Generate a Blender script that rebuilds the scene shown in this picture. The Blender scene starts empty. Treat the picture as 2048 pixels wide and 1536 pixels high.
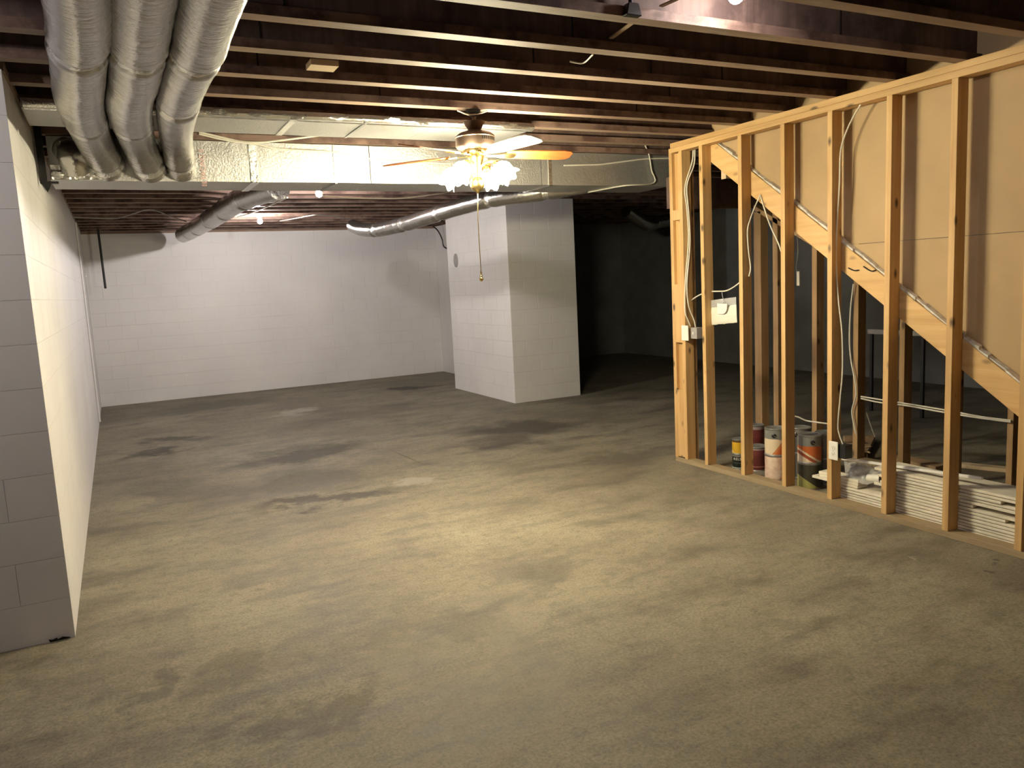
import bpy, bmesh, math, random
from mathutils import Vector, Matrix, noise
random.seed(7)
S = bpy.context.scene
COL = S.collection
V = Vector

# ------------------------------------------------------------------ camera
CX, CY, F = 1024.0, 768.0, 1560.0
CAM = V((0, 0, 1.60))
RX = V((0.8900, -0.1043, 0.4438)); RY = V((-0.4525, -0.0944, 0.8868))
RX.normalize(); RY = (RY - RX * RX.dot(RY)).normalized(); RZ = RX.cross(RY)
if RZ.y > 0: RZ = -RZ          # rows: world axes seen in camera space (x right, y down, z forward)
cam = bpy.data.objects.new('camera', bpy.data.cameras.new('camera'))
COL.objects.link(cam)
right = V((RX.x, RY.x, RZ.x)); down = V((RX.y, RY.y, RZ.y)); fwd = V((RX.z, RY.z, RZ.z))
M = Matrix((right, -down, -fwd)).transposed().to_4x4(); M.translation = CAM
cam.matrix_world = M
cam.data.sensor_width = 36.0; cam.data.lens = 36.0 * F / 2048.0
cam.data.clip_start = 0.02; cam.data.clip_end = 100
S.camera = cam
# ------------------------------------------------------------------ world, exposure, lamp strengths
S.view_settings.view_transform = 'Standard'; S.view_settings.look = 'None'
S.view_settings.gamma = 1.0; S.view_settings.use_curve_mapping = False
S.view_settings.exposure = 3.05
W = bpy.data.worlds.new('basement_dark'); S.world = W; W.use_nodes = True
W.node_tree.nodes['Background'].inputs[0].default_value = (0.5, 0.55, 0.6, 1)
W.node_tree.nodes['Background'].inputs[1].default_value = 0.002
S.cycles.max_bounces = 8; S.cycles.diffuse_bounces = 5; S.cycles.glossy_bounces = 3
S.cycles.sample_clamp_indirect = 4.0
S.cycles.use_denoising = True
FAN_L, FAN_C = 50.0, (1.0, 0.90, 0.62)
BULB1_L, BULB2_L, BULB3_L, BULB4_L = 335.0, 300.0, 42.0, 105.0
BULB_C = (1.0, 0.93, 0.90)

# ------------------------------------------------------------------ picture point -> place in the room
def ray(p):
    d = V((p[0] - CX, p[1] - CY, F))
    return V((d.dot(RX), d.dot(RY), d.dot(RZ)))
def onx(p, x): r = ray(p); return CAM + r * (x / r.x)
def ony(p, y): r = ray(p); return CAM + r * (y / r.y)
def onz(p, z): r = ray(p); return CAM + r * ((z - CAM.z) / r.z)

# ------------------------------------------------------------------ node helpers
def newmat(name):
    m = bpy.data.materials.new(name); m.use_nodes = True
    nt = m.node_tree; b = nt.nodes['Principled BSDF']
    return m, nt, b
def N(nt, t, **kw):
    n = nt.nodes.new(t)
    for k, v in kw.items(): setattr(n, k, v)
    return n
def L(nt, a, b): nt.links.new(a, b)
def ramp(nt, src, stops):
    r = N(nt, 'ShaderNodeValToRGB'); e = r.color_ramp.elements
    while len(e) < len(stops): e.new(0.5)
    for i, (p, c) in enumerate(stops):
        e[i].position = p; e[i].color = (c[0], c[1], c[2], 1) if not isinstance(c, float) else (c, c, c, 1)
    L(nt, src, r.inputs[0]); return r.outputs[0]
def coords(nt, scale=(1, 1, 1), world=False, rnd=True):
    if world:
        g = N(nt, 'ShaderNodeNewGeometry'); src = g.outputs['Position']
    else:
        g = N(nt, 'ShaderNodeTexCoord'); src = g.outputs['Object']
    if rnd and not world:
        oi = N(nt, 'ShaderNodeObjectInfo')
        mu = N(nt, 'ShaderNodeMath', operation='MULTIPLY'); mu.inputs[1].default_value = 37.0
        L(nt, oi.outputs['Random'], mu.inputs[0])
        ad = N(nt, 'ShaderNodeVectorMath', operation='ADD')
        L(nt, src, ad.inputs[0]); L(nt, mu.outputs[0], ad.inputs[1]); src = ad.outputs[0]
    mp = N(nt, 'ShaderNodeMapping'); mp.inputs['Scale'].default_value = scale
    L(nt, src, mp.inputs['Vector']); return mp.outputs[0]
def noise_(nt, vec, scale, detail=4, rough=0.55):
    n = N(nt, 'ShaderNodeTexNoise'); n.inputs['Scale'].default_value = scale
    n.inputs['Detail'].default_value = detail; n.inputs['Roughness'].default_value = rough
    L(nt, vec, n.inputs['Vector']); return n.outputs['Fac']
def mix(nt, f, a, b, mode='MIX'):
    m = N(nt, 'ShaderNodeMix', data_type='RGBA', blend_type=mode)
    for s, i in ((f, 0), (a, 6), (b, 7)):
        if isinstance(s, (int, float)): m.inputs[i].default_value = s
        elif isinstance(s, tuple): m.inputs[i].default_value = (s[0], s[1], s[2], 1)
        else: L(nt, s, m.inputs[i])
    return m.outputs[2]
def bump(nt, b, h, strength, dist):
    u = N(nt, 'ShaderNodeBump'); u.inputs['Strength'].default_value = strength; u.inputs['Distance'].default_value = dist
    L(nt, h, u.inputs['Height']); L(nt, u.outputs[0], b.inputs['Normal'])

def mat_plain(name, c, rough=0.6, metal=0.0, var=0.12, vs=9.0, bmp=0.0):
    m, nt, b = newmat(name)
    v = coords(nt)
    n = noise_(nt, v, vs, 4)
    lo = tuple(x * (1 - var) for x in c); hi = tuple(min(1, x * (1 + var)) for x in c)
    L(nt, ramp(nt, n, [(0.3, lo), (0.7, hi)]), b.inputs['Base Color'])
    b.inputs['Roughness'].default_value = rough; b.inputs['Metallic'].default_value = metal
    if bmp: bump(nt, b, noise_(nt, v, vs * 6, 3), bmp, 0.002)
    return m
def mat_wood(name, lo, hi, axis=2, knots=1.0, rough=0.65, stain=None):
    m, nt, b = newmat(name)
    sc = [26.0, 26.0, 26.0]; sc[axis] = 1.3
    v = coords(nt, tuple(sc))
    n1 = noise_(nt, v, 1.0, 5, 0.6)
    sc2 = [5.0, 5.0, 5.0]; sc2[axis] = 0.7
    v2 = coords(nt, tuple(sc2))
    n2 = noise_(nt, v2, 1.0, 3)
    c = ramp(nt, n1, [(0.3, lo), (0.62, hi)])
    c = mix(nt, ramp(nt, n2, [(0.35, 0.0), (0.75, 0.5)]), c, tuple(x * 0.72 for x in lo))
    if knots:
        sc3 = [9.0, 9.0, 9.0]; sc3[axis] = 4.2
        v3 = coords(nt, tuple(sc3))
        vo = N(nt, 'ShaderNodeTexVoronoi'); vo.inputs['Scale'].default_value = 1.0
        L(nt, v3, vo.inputs['Vector'])
        k = ramp(nt, vo.outputs['Distance'], [(0.07, knots), (0.17, 0.0)])
        c = mix(nt, k, c, (0.035, 0.017, 0.008))
    if stain:
        v4 = coords(nt, (2.2, 2.2, 2.2)); n4 = noise_(nt, v4, 1.5, 5, 0.65)
        c = mix(nt, ramp(nt, n4, [(0.45, 0.0), (0.6, 0.9)]), c, stain)
    L(nt, c, b.inputs['Base Color'])
    b.inputs['Roughness'].default_value = rough
    bump(nt, b, n1, 0.25, 0.002)
    return m
def mat_foil(name, c=(0.72, 0.72, 0.70), rough=0.30, metal=0.92, sc=(18, 60, 18), strength=0.55, dist=0.006, fine=0.0):
    m, nt, b = newmat(name)
    v = coords(nt, sc); n = noise_(nt, v, 1.0, 5, 0.62)
    v2 = coords(nt, (7, 7, 7)); n2 = noise_(nt, v2, 1.0, 3)
    ad = N(nt, 'ShaderNodeMath', operation='ADD'); L(nt, n, ad.inputs[0]); L(nt, n2, ad.inputs[1])
    b.inputs['Base Color'].default_value = (*c, 1)
    b.inputs['Metallic'].default_value = metal
    L(nt, ramp(nt, n, [(0.3, rough * 0.7), (0.7, rough * 1.35)]), b.inputs['Roughness'])
    bump(nt, b, ad.outputs[0], strength, dist)
    return m
def mat_emit(name, c, s):
    m, nt, b = newmat(name)
    b.inputs['Base Color'].default_value = (0.9, 0.9, 0.88, 1)
    b.inputs['Emission Color'].default_value = (*c, 1); b.inputs['Emission Strength'].default_value = s
    return m
def mat_paint():
    m, nt, b = newmat('painted_block')
    v = coords(nt, world=True)
    n = noise_(nt, v, 1.1, 4); n2 = noise_(nt, v, 130, 3, 0.7)
    L(nt, ramp(nt, n, [(0.3, (0.66, 0.64, 0.63)), (0.7, (0.735, 0.715, 0.70))]), b.inputs['Base Color'])
    b.inputs['Roughness'].default_value = 0.55
    bump(nt, b, n2, 0.25, 0.0016)
    return m
def mat_floor():
    m, nt, b = newmat('stained_concrete')
    g = N(nt, 'ShaderNodeNewGeometry'); P = g.outputs['Position']
    def mp(scale):
        q = N(nt, 'ShaderNodeMapping'); q.inputs['Scale'].default_value = scale; L(nt, P, q.inputs['Vector']); return q.outputs[0]
    big = noise_(nt, mp((1, 1, 1)), 0.7, 5, 0.6)
    mid = noise_(nt, mp((0.7, 1.5, 1)), 2.6, 6, 0.68)
    streak = noise_(nt, mp((0.7, 3.5, 1)), 1.6, 6, 0.68)
    fine = noise_(nt, mp((1, 1, 1)), 75, 5, 0.8)
    c = ramp(nt, big, [(0.30, (0.165, 0.142, 0.104)), (0.52, (0.222, 0.196, 0.142)), (0.72, (0.275, 0.246, 0.180))])
    c = mix(nt, ramp(nt, mid, [(0.34, 0.75), (0.52, 0.0)]), c, (0.090, 0.076, 0.058))
    c = mix(nt, ramp(nt, mid, [(0.58, 0.0), (0.76, 0.55)]), c, (0.34, 0.305, 0.235))
    c = mix(nt, ramp(nt, streak, [(0.32, 0.35), (0.48, 0.0)]), c, (0.10, 0.088, 0.07))
    fib = noise_(nt, mp((1, 1, 1)), 16, 6, 0.75)
    c = mix(nt, ramp(nt, fib, [(0.34, 0.5), (0.50, 0.0)]), c, (0.10, 0.086, 0.066))
    c = mix(nt, ramp(nt, fib, [(0.56, 0.0), (0.72, 0.35)]), c, (0.25, 0.23, 0.18))
    c = mix(nt, 0.75, c, ramp(nt, fine, [(0.25, (0.10, 0.10, 0.10)), (0.5, (0.5, 0.5, 0.5)), (0.75, (0.80, 0.80, 0.80))]), 'OVERLAY')
    # warp for stain outlines
    wn = N(nt, 'ShaderNodeTexNoise'); wn.inputs['Scale'].default_value = 2.4; wn.inputs['Detail'].default_value = 5; wn.inputs['Roughness'].default_value = 0.65
    L(nt, P, wn.inputs['Vector'])
    sb = N(nt, 'ShaderNodeVectorMath', operation='SUBTRACT'); sb.inputs[1].default_value = (0.5, 0.5, 0.5); L(nt, wn.outputs['Color'], sb.inputs[0])
    sl = N(nt, 'ShaderNodeVectorMath', operation='SCALE'); sl.inputs['Scale'].default_value = 1.1; L(nt, sb.outputs[0], sl.inputs[0])
    ad = N(nt, 'ShaderNodeVectorMath', operation='ADD'); L(nt, P, ad.inputs[0]); L(nt, sl.outputs[0], ad.inputs[1]); WP = ad.outputs[0]
    def blob(c, x, y, rx, ry, rot, col, amt, warp=True, soft=0.45):
        q = N(nt, 'ShaderNodeMapping', vector_type='TEXTURE')
        q.inputs['Location'].default_value = (x, y, 0); q.inputs['Rotation'].default_value = (0, 0, rot); q.inputs['Scale'].default_value = (rx, ry, 100)
        L(nt, WP if warp else P, q.inputs['Vector'])
        ln = N(nt, 'ShaderNodeVectorMath', operation='LENGTH'); L(nt, q.outputs[0], ln.inputs[0])
        mr = N(nt, 'ShaderNodeMapRange'); mr.inputs[1].default_value = soft; mr.inputs[2].default_value = 1.0; mr.inputs[3].default_value = amt; mr.inputs[4].default_value = 0.0
        L(nt, ln.outputs['Value'], mr.inputs[0])
        return mix(nt, mr.outputs[0], c, col)
    DK = (0.040, 0.033, 0.026); MD = (0.075, 0.065, 0.05); LT = (0.36, 0.33, 0.28)
    for (p, q, w, col, amt) in FLOOR_STAINS_SHADOW:
        a, e = onz(p, 0), onz(q, 0); d = e - a
        c = blob(c, (a.x + e.x) / 2, (a.y + e.y) / 2, d.length / 2 + w * 0.3, w, math.atan2(d.y, d.x), {'d': DK, 'm': MD, 'l': LT}[col], amt)
    for (p, q, w, amt) in FLOOR_LINES:
        a, e = onz(p, 0), onz(q, 0); d = e - a
        c = blob(c, (a.x + e.x) / 2, (a.y + e.y) / 2, d.length / 2, w, math.atan2(d.y, d.x), DK, amt, warp=False, soft=0.1)
    L(nt, c, b.inputs['Base Color'])
    L(nt, ramp(nt, mid, [(0.3, 0.55), (0.7, 0.8)]), b.inputs['Roughness'])
    b.inputs['Specular IOR Level'].default_value = 0.3
    bump(nt, b, fine, 0.25, 0.003)
    return m
FLOOR_STAINS_SHADOW = [((450, 935), (760, 885), 0.38, 'd', 0.72), ((270, 910), (365, 897), 0.26, 'd', 0.8), ((270, 882), (420, 876), 0.22, 'd', 0.65), ((520, 905), (650, 890), 0.3, 'd', 0.5),
    ((890, 866), (1180, 848), 0.48, 'd', 0.72), ((960, 895), (1080, 874), 0.42, 'd', 0.6), ((775, 779), (865, 774), 0.34, 'd', 0.85),
    ((480, 1024), (810, 972), 0.20, 'd', 0.78), ((430, 985), (780, 935), 0.55, 'm', 0.6), ((545, 832), (635, 815), 0.28, 'l', 0.6), ((800, 968), (890, 950), 0.16, 'l', 0.55),
    ((620, 1470), (720, 1370), 0.13, 'd', 0.42), ((450, 1500), (620, 1440), 0.14, 'd', 0.4), ((230, 1430), (340, 1360), 0.15, 'd', 0.45), ((400, 1390), (560, 1290), 0.16, 'm', 0.5),
    ((1130, 935), (1320, 905), 0.34, 'm', 0.6), ((280, 835), (560, 790), 0.6, 'm', 0.55), ((560, 860), (860, 800), 0.5, 'm', 0.4), ((640, 1290), (1060, 1230), 0.14, 'm', 0.35), ((1000, 1190), (1180, 1120), 0.16, 'm', 0.4),  # first entry paints the fan's shadow as a darker patch
    ((1740, 1102), (1780, 1108), 0.03, 'l', 0.7), ((1960, 1125), (1985, 1130), 0.04, 'd', 0.7), ((240, 960), (520, 1010), 0.4, 'm', 0.35)]
FLOOR_LINES = [((765, 893), (864, 936), 0.012, 0.75), ((864, 936), (480, 1030), 0.010, 0.6), ((640, 880), (1010, 829), 0.012, 0.4), ((820, 960), (1040, 930), 0.008, 0.4), ((600, 905), (765, 893), 0.012, 0.5)]

# ------------------------------------------------------------------ mesh helpers
class MB:
    def __init__(s): s.v = []; s.f = []; s.uvflag = None
    def add(s, vs, fs):
        k = len(s.v); s.v += [V(p) for p in vs]; s.f += [tuple(i + k for i in f) for f in fs]; return s
    def box(s, a, b):
        x0, y0, z0 = a; x1, y1, z1 = b
        return s.add([(x0, y0, z0), (x1, y0, z0), (x1, y1, z0), (x0, y1, z0), (x0, y0, z1), (x1, y0, z1), (x1, y1, z1), (x0, y1, z1)],
            [(0, 3, 2, 1), (4, 5, 6, 7), (0, 1, 5, 4), (1, 2, 6, 5), (2, 3, 7, 6), (3, 0, 4, 7)])
    def hexa(s, q):      # 8 corners, bottom four then top four
        return s.add(q, [(0, 3, 2, 1), (4, 5, 6, 7), (0, 1, 5, 4), (1, 2, 6, 5), (2, 3, 7, 6), (3, 0, 4, 7)])
    def tube(s, pts, r, seg=8, caps=True):
        pts = [V(p) for p in pts]; n = len(pts); rs = r if isinstance(r, (list, tuple)) else [r] * n
        t0 = (pts[1] - pts[0]).normalized()
        up = V((0, 0, 1)) if abs(t0.z) < 0.9 else V((1, 0, 0))
        u = t0.cross(up).normalized(); vs = []; fs = []
        for i, p in enumerate(pts):
            t = (pts[min(i + 1, n - 1)] - pts[max(i - 1, 0)]).normalized()
            u = (u - t * u.dot(t)).normalized(); w = t.cross(u)
            for k in range(seg):
                a = 2 * math.pi * k / seg; vs.append(p + (u * math.cos(a) + w * math.sin(a)) * rs[i])
        for i in range(n - 1):
            for k in range(seg):
                fs.append((i * seg + k, i * seg + (k + 1) % seg, (i + 1) * seg + (k + 1) % seg, (i + 1) * seg + k))
        if caps: fs += [tuple(range(seg))[::-1], tuple((n - 1) * seg + k for k in range(seg))]
        return s.add(vs, fs)
    def lathe(s, prof, seg=24, o=(0, 0, 0), rot=None, cap=True):
        vs = []; fs = []; n = len(prof); o = V(o)
        for r, z in prof:
            for k in range(seg):
                a = 2 * math.pi * k / seg; p = V((r * math.cos(a), r * math.sin(a), z))
                vs.append(o + (rot @ p if rot else p))
        for i in range(n - 1):
            for k in range(seg):
                fs.append((i * seg + k, i * seg + (k + 1) % seg, (i + 1) * seg + (k + 1) % seg, (i + 1) * seg + k))
        if cap: fs += [tuple(range(seg))[::-1], tuple((n - 1) * seg + k for k in range(seg))]
        return s.add(vs, fs)
    def prism(s, poly, axis, a, b):   # poly of 2D points extruded along an axis
        def P(p, t): return {0: (t, p[0], p[1]), 1: (p[0], t, p[1]), 2: (p[0], p[1], t)}[axis]
        n = len(poly)
        return s.add([P(p, a) for p in poly] + [P(p, b) for p in poly],
            [tuple(range(n))[::-1], tuple(range(n, 2 * n))] + [(i, (i + 1) % n, n + (i + 1) % n, n + i) for i in range(n)])
def wloc(o):
    p = V((0, 0, 0))
    while o: p += o.location; o = o.parent
    return p
def link(name, me, parent, wpos):
    o = bpy.data.objects.new(name, me); COL.objects.link(o)
    if parent: o.parent = parent; o.location = wpos - wloc(parent)
    else: o.location = wpos
    return o
def build(name, mb, mat, parent=None, origin=None, smooth=False, bevel=0.0):
    if origin is None:
        xs = [p.x for p in mb.v]; ys = [p.y for p in mb.v]; zs = [p.z for p in mb.v]
        origin = V(((min(xs) + max(xs)) / 2, (min(ys) + max(ys)) / 2, min(zs)))
    else: origin = V(origin)
    me = bpy.data.meshes.new(name)
    me.from_pydata([p - origin for p in mb.v], [], mb.f)
    bm = bmesh.new(); bm.from_mesh(me)
    bmesh.ops.recalc_face_normals(bm, faces=bm.faces)
    if bevel: bmesh.ops.bevel(bm, geom=list(bm.edges), offset=bevel, segments=1, affect='EDGES')
    bm.to_mesh(me); bm.free()
    for m in (mat if isinstance(mat, list) else [mat]): me.materials.append(m)
    if smooth:
        me.polygons.foreach_set('use_smooth', [True] * len(me.polygons))
        try: me.set_sharp_from_angle(angle=math.radians(50))
        except Exception: pass
    return link(name, me, parent, origin)
def empty(name, loc):
    o = bpy.data.objects.new(name, None); COL.objects.link(o); o.location = loc; o.empty_display_size = 0.1; return o
def tag(o, label=None, cat=None, group=None, kind=None):
    for k, v in (('label', label), ('category', cat), ('group', group), ('kind', kind)):
        if v: o[k] = v
    return o
def thing(name, loc, label, cat, group=None, kind=None): return tag(empty(name, V(loc)), label, cat, group, kind)
def struct(o, label=None): o['kind'] = 'structure'; return o
def smoothpts(pts, n=6):
    pts = [V(p) for p in pts]; P = [pts[0] * 2 - pts[1]] + pts + [pts[-1] * 2 - pts[-2]]; out = []
    for i in range(1, len(P) - 2):
        a, b, c, d = P[i - 1:i + 3]
        for k in range(n):
            t = k / n
            out.append(0.5 * ((2 * b) + (c - a) * t + (2 * a - 5 * b + 4 * c - d) * t * t + (3 * b - a - 3 * c + d) * t ** 3))
    return out + [pts[-1]]
def box_at(name, a, b, mat, parent=None, bevel=0.0): return build(name, MB().box(a, b), mat, parent, bevel=bevel)

# ------------------------------------------------------------------ materials
M_floor = mat_floor()
M_paint = mat_paint()
M_darkwall = mat_plain('shade_darkened_wall', (0.21, 0.21, 0.205), 0.85, 0, 0.15, 3.0, 0.3)  # gloom of the unlit corner put into wall colour; cuts bounce behind camera
M_stud = mat_wood('pine_stud', (0.50, 0.29, 0.105), (0.66, 0.43, 0.19), 2, 0.9)
M_studdark = mat_wood('dark_pine_stud', (0.33, 0.19, 0.08), (0.45, 0.29, 0.14), 2, 0.8)  # same pine in a darker tone for far wall and backing stud
M_plate = mat_wood('pine_plate', (0.50, 0.29, 0.105), (0.66, 0.43, 0.19), 1, 0.8)
M_sole = mat_wood('dirty_sole_plate', (0.26, 0.19, 0.105), (0.37, 0.28, 0.165), 1, 0.4)
M_string = mat_wood('fir_stringer', (0.56, 0.34, 0.13), (0.72, 0.48, 0.22), 1, 0.55)
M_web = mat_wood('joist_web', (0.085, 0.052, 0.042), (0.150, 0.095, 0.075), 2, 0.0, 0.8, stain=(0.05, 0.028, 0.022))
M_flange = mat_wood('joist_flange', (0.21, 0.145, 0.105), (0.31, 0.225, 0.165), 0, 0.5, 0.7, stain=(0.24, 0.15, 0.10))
M_flside = mat_wood('joist_flange_shaded_side', (0.145, 0.088, 0.066), (0.225, 0.142, 0.107), 0, 0.6, 0.75, stain=(0.05, 0.022, 0.016))  # sides: dark stain, deepened to hold the shade they hang in
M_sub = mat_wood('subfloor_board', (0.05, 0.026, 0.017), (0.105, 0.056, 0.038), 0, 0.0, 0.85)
M_drywall = mat_plain('drywall_back_paper', (0.44, 0.31, 0.17), 0.85, 0, 0.06, 3.0, 0.1)
M_gypsum = mat_plain('gypsum_edge', (0.62, 0.60, 0.56), 0.9, 0, 0.3, 30.0, 0.6)
M_flex = mat_foil('foil_flex_jacket', (0.50, 0.485, 0.46), 0.17, 0.95, (14, 46, 14), 0.8, 0.007)
M_tape = mat_foil('foil_tape', (0.80, 0.80, 0.78), 0.20, 0.95, (40, 40, 40), 0.9, 0.008)
M_board = mat_foil('foil_duct_board', (0.52, 0.515, 0.505), 0.40, 0.78, (75, 75, 75), 0.9, 0.005)
M_metal = mat_plain('galvanised', (0.42, 0.43, 0.43), 0.45, 0.8, 0.1, 8)
M_black = mat_plain('black_metal', (0.012, 0.011, 0.010), 0.5, 0.2, 0.2)
M_blackp = mat_plain('black_plastic', (0.015, 0.015, 0.016), 0.35)
M_brass = mat_plain('polished_brass', (0.78, 0.60, 0.27), 0.22, 1.0, 0.05)
M_pewter = mat_plain('brushed_bronze', (0.17, 0.12, 0.09), 0.38, 0.85, 0.06)
M_blade = mat_wood('cherry_fan_blade', (0.36, 0.10, 0.022), (0.45, 0.14, 0.035), 0, 0.0, 0.45)
M_bladew = mat_plain('overexposed_fan_blade', (0.78, 0.74, 0.66), 0.4)  # lamp glare put into the colour of this one blade
M_shade = mat_emit('lit_frosted_glass', FAN_C, FAN_L)
M_white = mat_plain('white_plastic', (0.74, 0.72, 0.66), 0.4, 0, 0.03)
M_cable = mat_plain('white_cable', (0.70, 0.66, 0.56), 0.5, 0, 0.05)
M_cabled = mat_plain('dull_cable', (0.30, 0.28, 0.25), 0.6, 0, 0.1)
M_porc = mat_plain('porcelain', (0.78, 0.77, 0.74), 0.25, 0, 0.03)
M_wboard = mat_plain('white_painted_board', (0.74, 0.69, 0.58), 0.6, 0, 0.10, 14.0, 0.2)
M_wtrim = mat_plain('bright_white_trim', (0.85, 0.83, 0.80), 0.35, 0, 0.04)
M_scrap = mat_wood('scrap_lumber', (0.28, 0.18, 0.10), (0.42, 0.29, 0.17), 1, 0.3)
M_lumber = mat_wood('pale_scrap', (0.60, 0.45, 0.28), (0.72, 0.57, 0.38), 0, 0.0)
def mat_bulb(i, s): return mat_emit('lit_bulb_%d' % i, BULB_C, s)

# ------------------------------------------------------------------ room
XL, YB, H = -0.333, 13.40, 2.635
XP0, XP1, YP0, YP1 = 4.556, 5.562, 9.03, 11.05     # block pier
XR, YW, XW, YR = 9.36, 4.19, -2.6, -3.4             # right wall, wall-end face, far-left wall, wall behind the camera
HS = 2.937                                          # underside of the subfloor
fl = struct(box_at('floor', (XW, YR, -0.10), (XR, YB, 0.0), M_floor))

BW_, BH = 0.4064, 0.2032
def block_mesh(w, h, cv, key, ch=0.0008, cache={}):
    k = (round(w, 3), round(h, 3), cv, ch, key)
    if k not in cache:
        mb = MB(); c = cv
        # local: u along x, z up, face at y=0 looking -y, body behind
        x0, x1, z0, z1 = 0.0007, w - 0.0007, ch * 0.8, h - ch * 0.8
        vs = [(x0, 0.004, z0), (x1, 0.004, z0), (x1, 0.004, z1), (x0, 0.004, z1),
              (x0 + c, 0, z0 + ch), (x1 - c, 0, z0 + ch), (x1 - c, 0, z1 - ch), (x0 + c, 0, z1 - ch)]
        vs = [V(p) for p in vs]
        if key == 'x': vs = [V((-p.y, -p.x, p.z)) for p in vs]      # face looks +x, u runs toward -y
        if key == '-x': vs = [V((p.y, -p.x, p.z)) for p in vs]      # face looks -x, u runs toward -y
        fs = [(4, 5, 6, 7), (0, 1, 5, 4), (1, 2, 6, 5), (2, 3, 7, 6), (3, 0, 4, 7)]
        me = bpy.data.meshes.new('block'); me.from_pydata(vs, [], fs if key != 'x' else [f[::-1] for f in fs])
        bm = bmesh.new(); bm.from_mesh(me)
        for f in bm.faces: f.normal_update()
        n = {'x': V((1, 0, 0)), '-x': V((-1, 0, 0)), '-y': V((0, -1, 0))}[key]
        for f in bm.faces:
            if f.normal.dot(n) < 0: f.normal_flip()
        bm.to_mesh(me); bm.free(); me.materials.append(M_paint); cache[k] = me
    return cache[k]
def blocks(parent, start, length, key, top=H, shift=0, hole=None, cv=0.0007, ch=0.0008):
    nrow = int(math.ceil(top / BH))
    for r in range(nrow):
        h = min(BH, top - r * BH)
        if h < 0.03: continue
        u = 0.0; first = True
        while u < length - 0.01:
            w = BW_ / 2 if (first and (r + shift) % 2) else BW_
            first = False
            w = min(w, length - u)
            if length - u - w < 0.04: w = length - u
            p = V(start) + {'-y': V((u, 0, 0)), 'x': V((0, -u, 0)), '-x': V((0, -u, 0))}[key] + V((0, 0, r * BH))
            if not (hole and hole(u + w / 2, r)): link('block', block_mesh(w, h, cv, key, ch), parent, p)
            u += w
D = 0.004
w = struct(box_at('wall_left', (XL - 0.2, YW + D, 0), (XL - D, YB, H), M_paint)); blocks(w, (XL, YB, 0), YB - YW, 'x', cv=0.0003, ch=0.0003)
w = struct(box_at('wall_left_end', (XW, YW + D, 0), (XL - 0.2, YW + 0.2, H), M_paint)); blocks(w, (XL - 5 * BW_, YW, 0), 5 * BW_, '-y', cv=0.0003, ch=0.0004)
w = struct(box_at('wall_back_right', (5.56, YB, 0), (XR, YB + 0.2, H), M_darkwall))
w = struct(box_at('wall_back', (XL, YB + D, 0), (5.56, YB + 0.2, H), M_paint)); blocks(w, (XL, YB, 0), 5.31 - XL, '-y', shift=1)
pier = struct(build('wall_pier', MB().box((XP0 + D, YP0 + D, 0), (XP1, YP1, H)), M_paint))
pier.name = 'wall_pier'
HC = onx((912, 521), XP0)                            # flue opening in the pier
blocks(pier, (XP0, YP1, 0), YP1 - YP0, '-x')
blocks(pier, (XP0, YP0, 0), XP1 - XP0, '-y', cv=0.004)
struct(box_at('wall_divider', (5.31, YP1, 0), (5.56, YB, H), M_paint))
struct(box_at('wall_right', (XR, YR, 0), (XR + 0.2, YB, H), M_darkwall))
struct(box_at('wall_rear', (XW, YR - 0.2, 0), (XR, YR, HS), M_darkwall))
struct(box_at('wall_far_left', (XW - 0.2, YR, 0), (XW, YW + 0.2, HS), M_darkwall))
# rim on top of the walls
rim = struct(build('trim_rim_joist', MB().box((XL - 0.2, YW, H), (XL - 0.005, YB, HS)).box((XL, YB + 0.005, H), (XR, YB + 0.2, HS)).box((XR, YR, H), (XR + 0.2, YB, HS)).box((XW, YW + 0.005, H), (XL - 0.2, YW + 0.2, HS)), M_web))
sill = struct(build('trim_sill_plate', MB().box((XL - 0.18, YW + 0.02, H - 0.002), (XL + 0.01, YB, H + 0.036)).box((XL, YB - 0.012, H - 0.03), (5.3, YB + 0.1, H + 0.03)), M_flange))
# dished round flue cover on the pier
RXm = Matrix.Rotation(-math.pi / 2, 3, 'Y')
def disc(prof, sy=1.25):
    mb = MB().lathe(prof, 28, (0, 0, 0), RXm); mb.v = [V((HC.x + p.x, HC.y + p.y, HC.z + p.z * sy)) for p in mb.v]; return mb
fo = build('flue_cover', disc([(0.080, 0.0), (0.080, 0.006), (0.074, 0.010), (0.070, 0.008)]), mat_plain('cover_rim', (0.30, 0.29, 0.28), 0.6), smooth=True)
tag(fo, 'round dark grey flue cover on the left face of the white block pier', 'flue cover')
build('dished_plate', disc([(0.069, 0.001), (0.069, 0.006), (0.045, 0.003), (0.004, 0.002)]), mat_plain('dark_plate_metal', (0.085, 0.08, 0.075), 0.7), fo, smooth=True)  # centre plate in a darker grey than the rim

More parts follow.
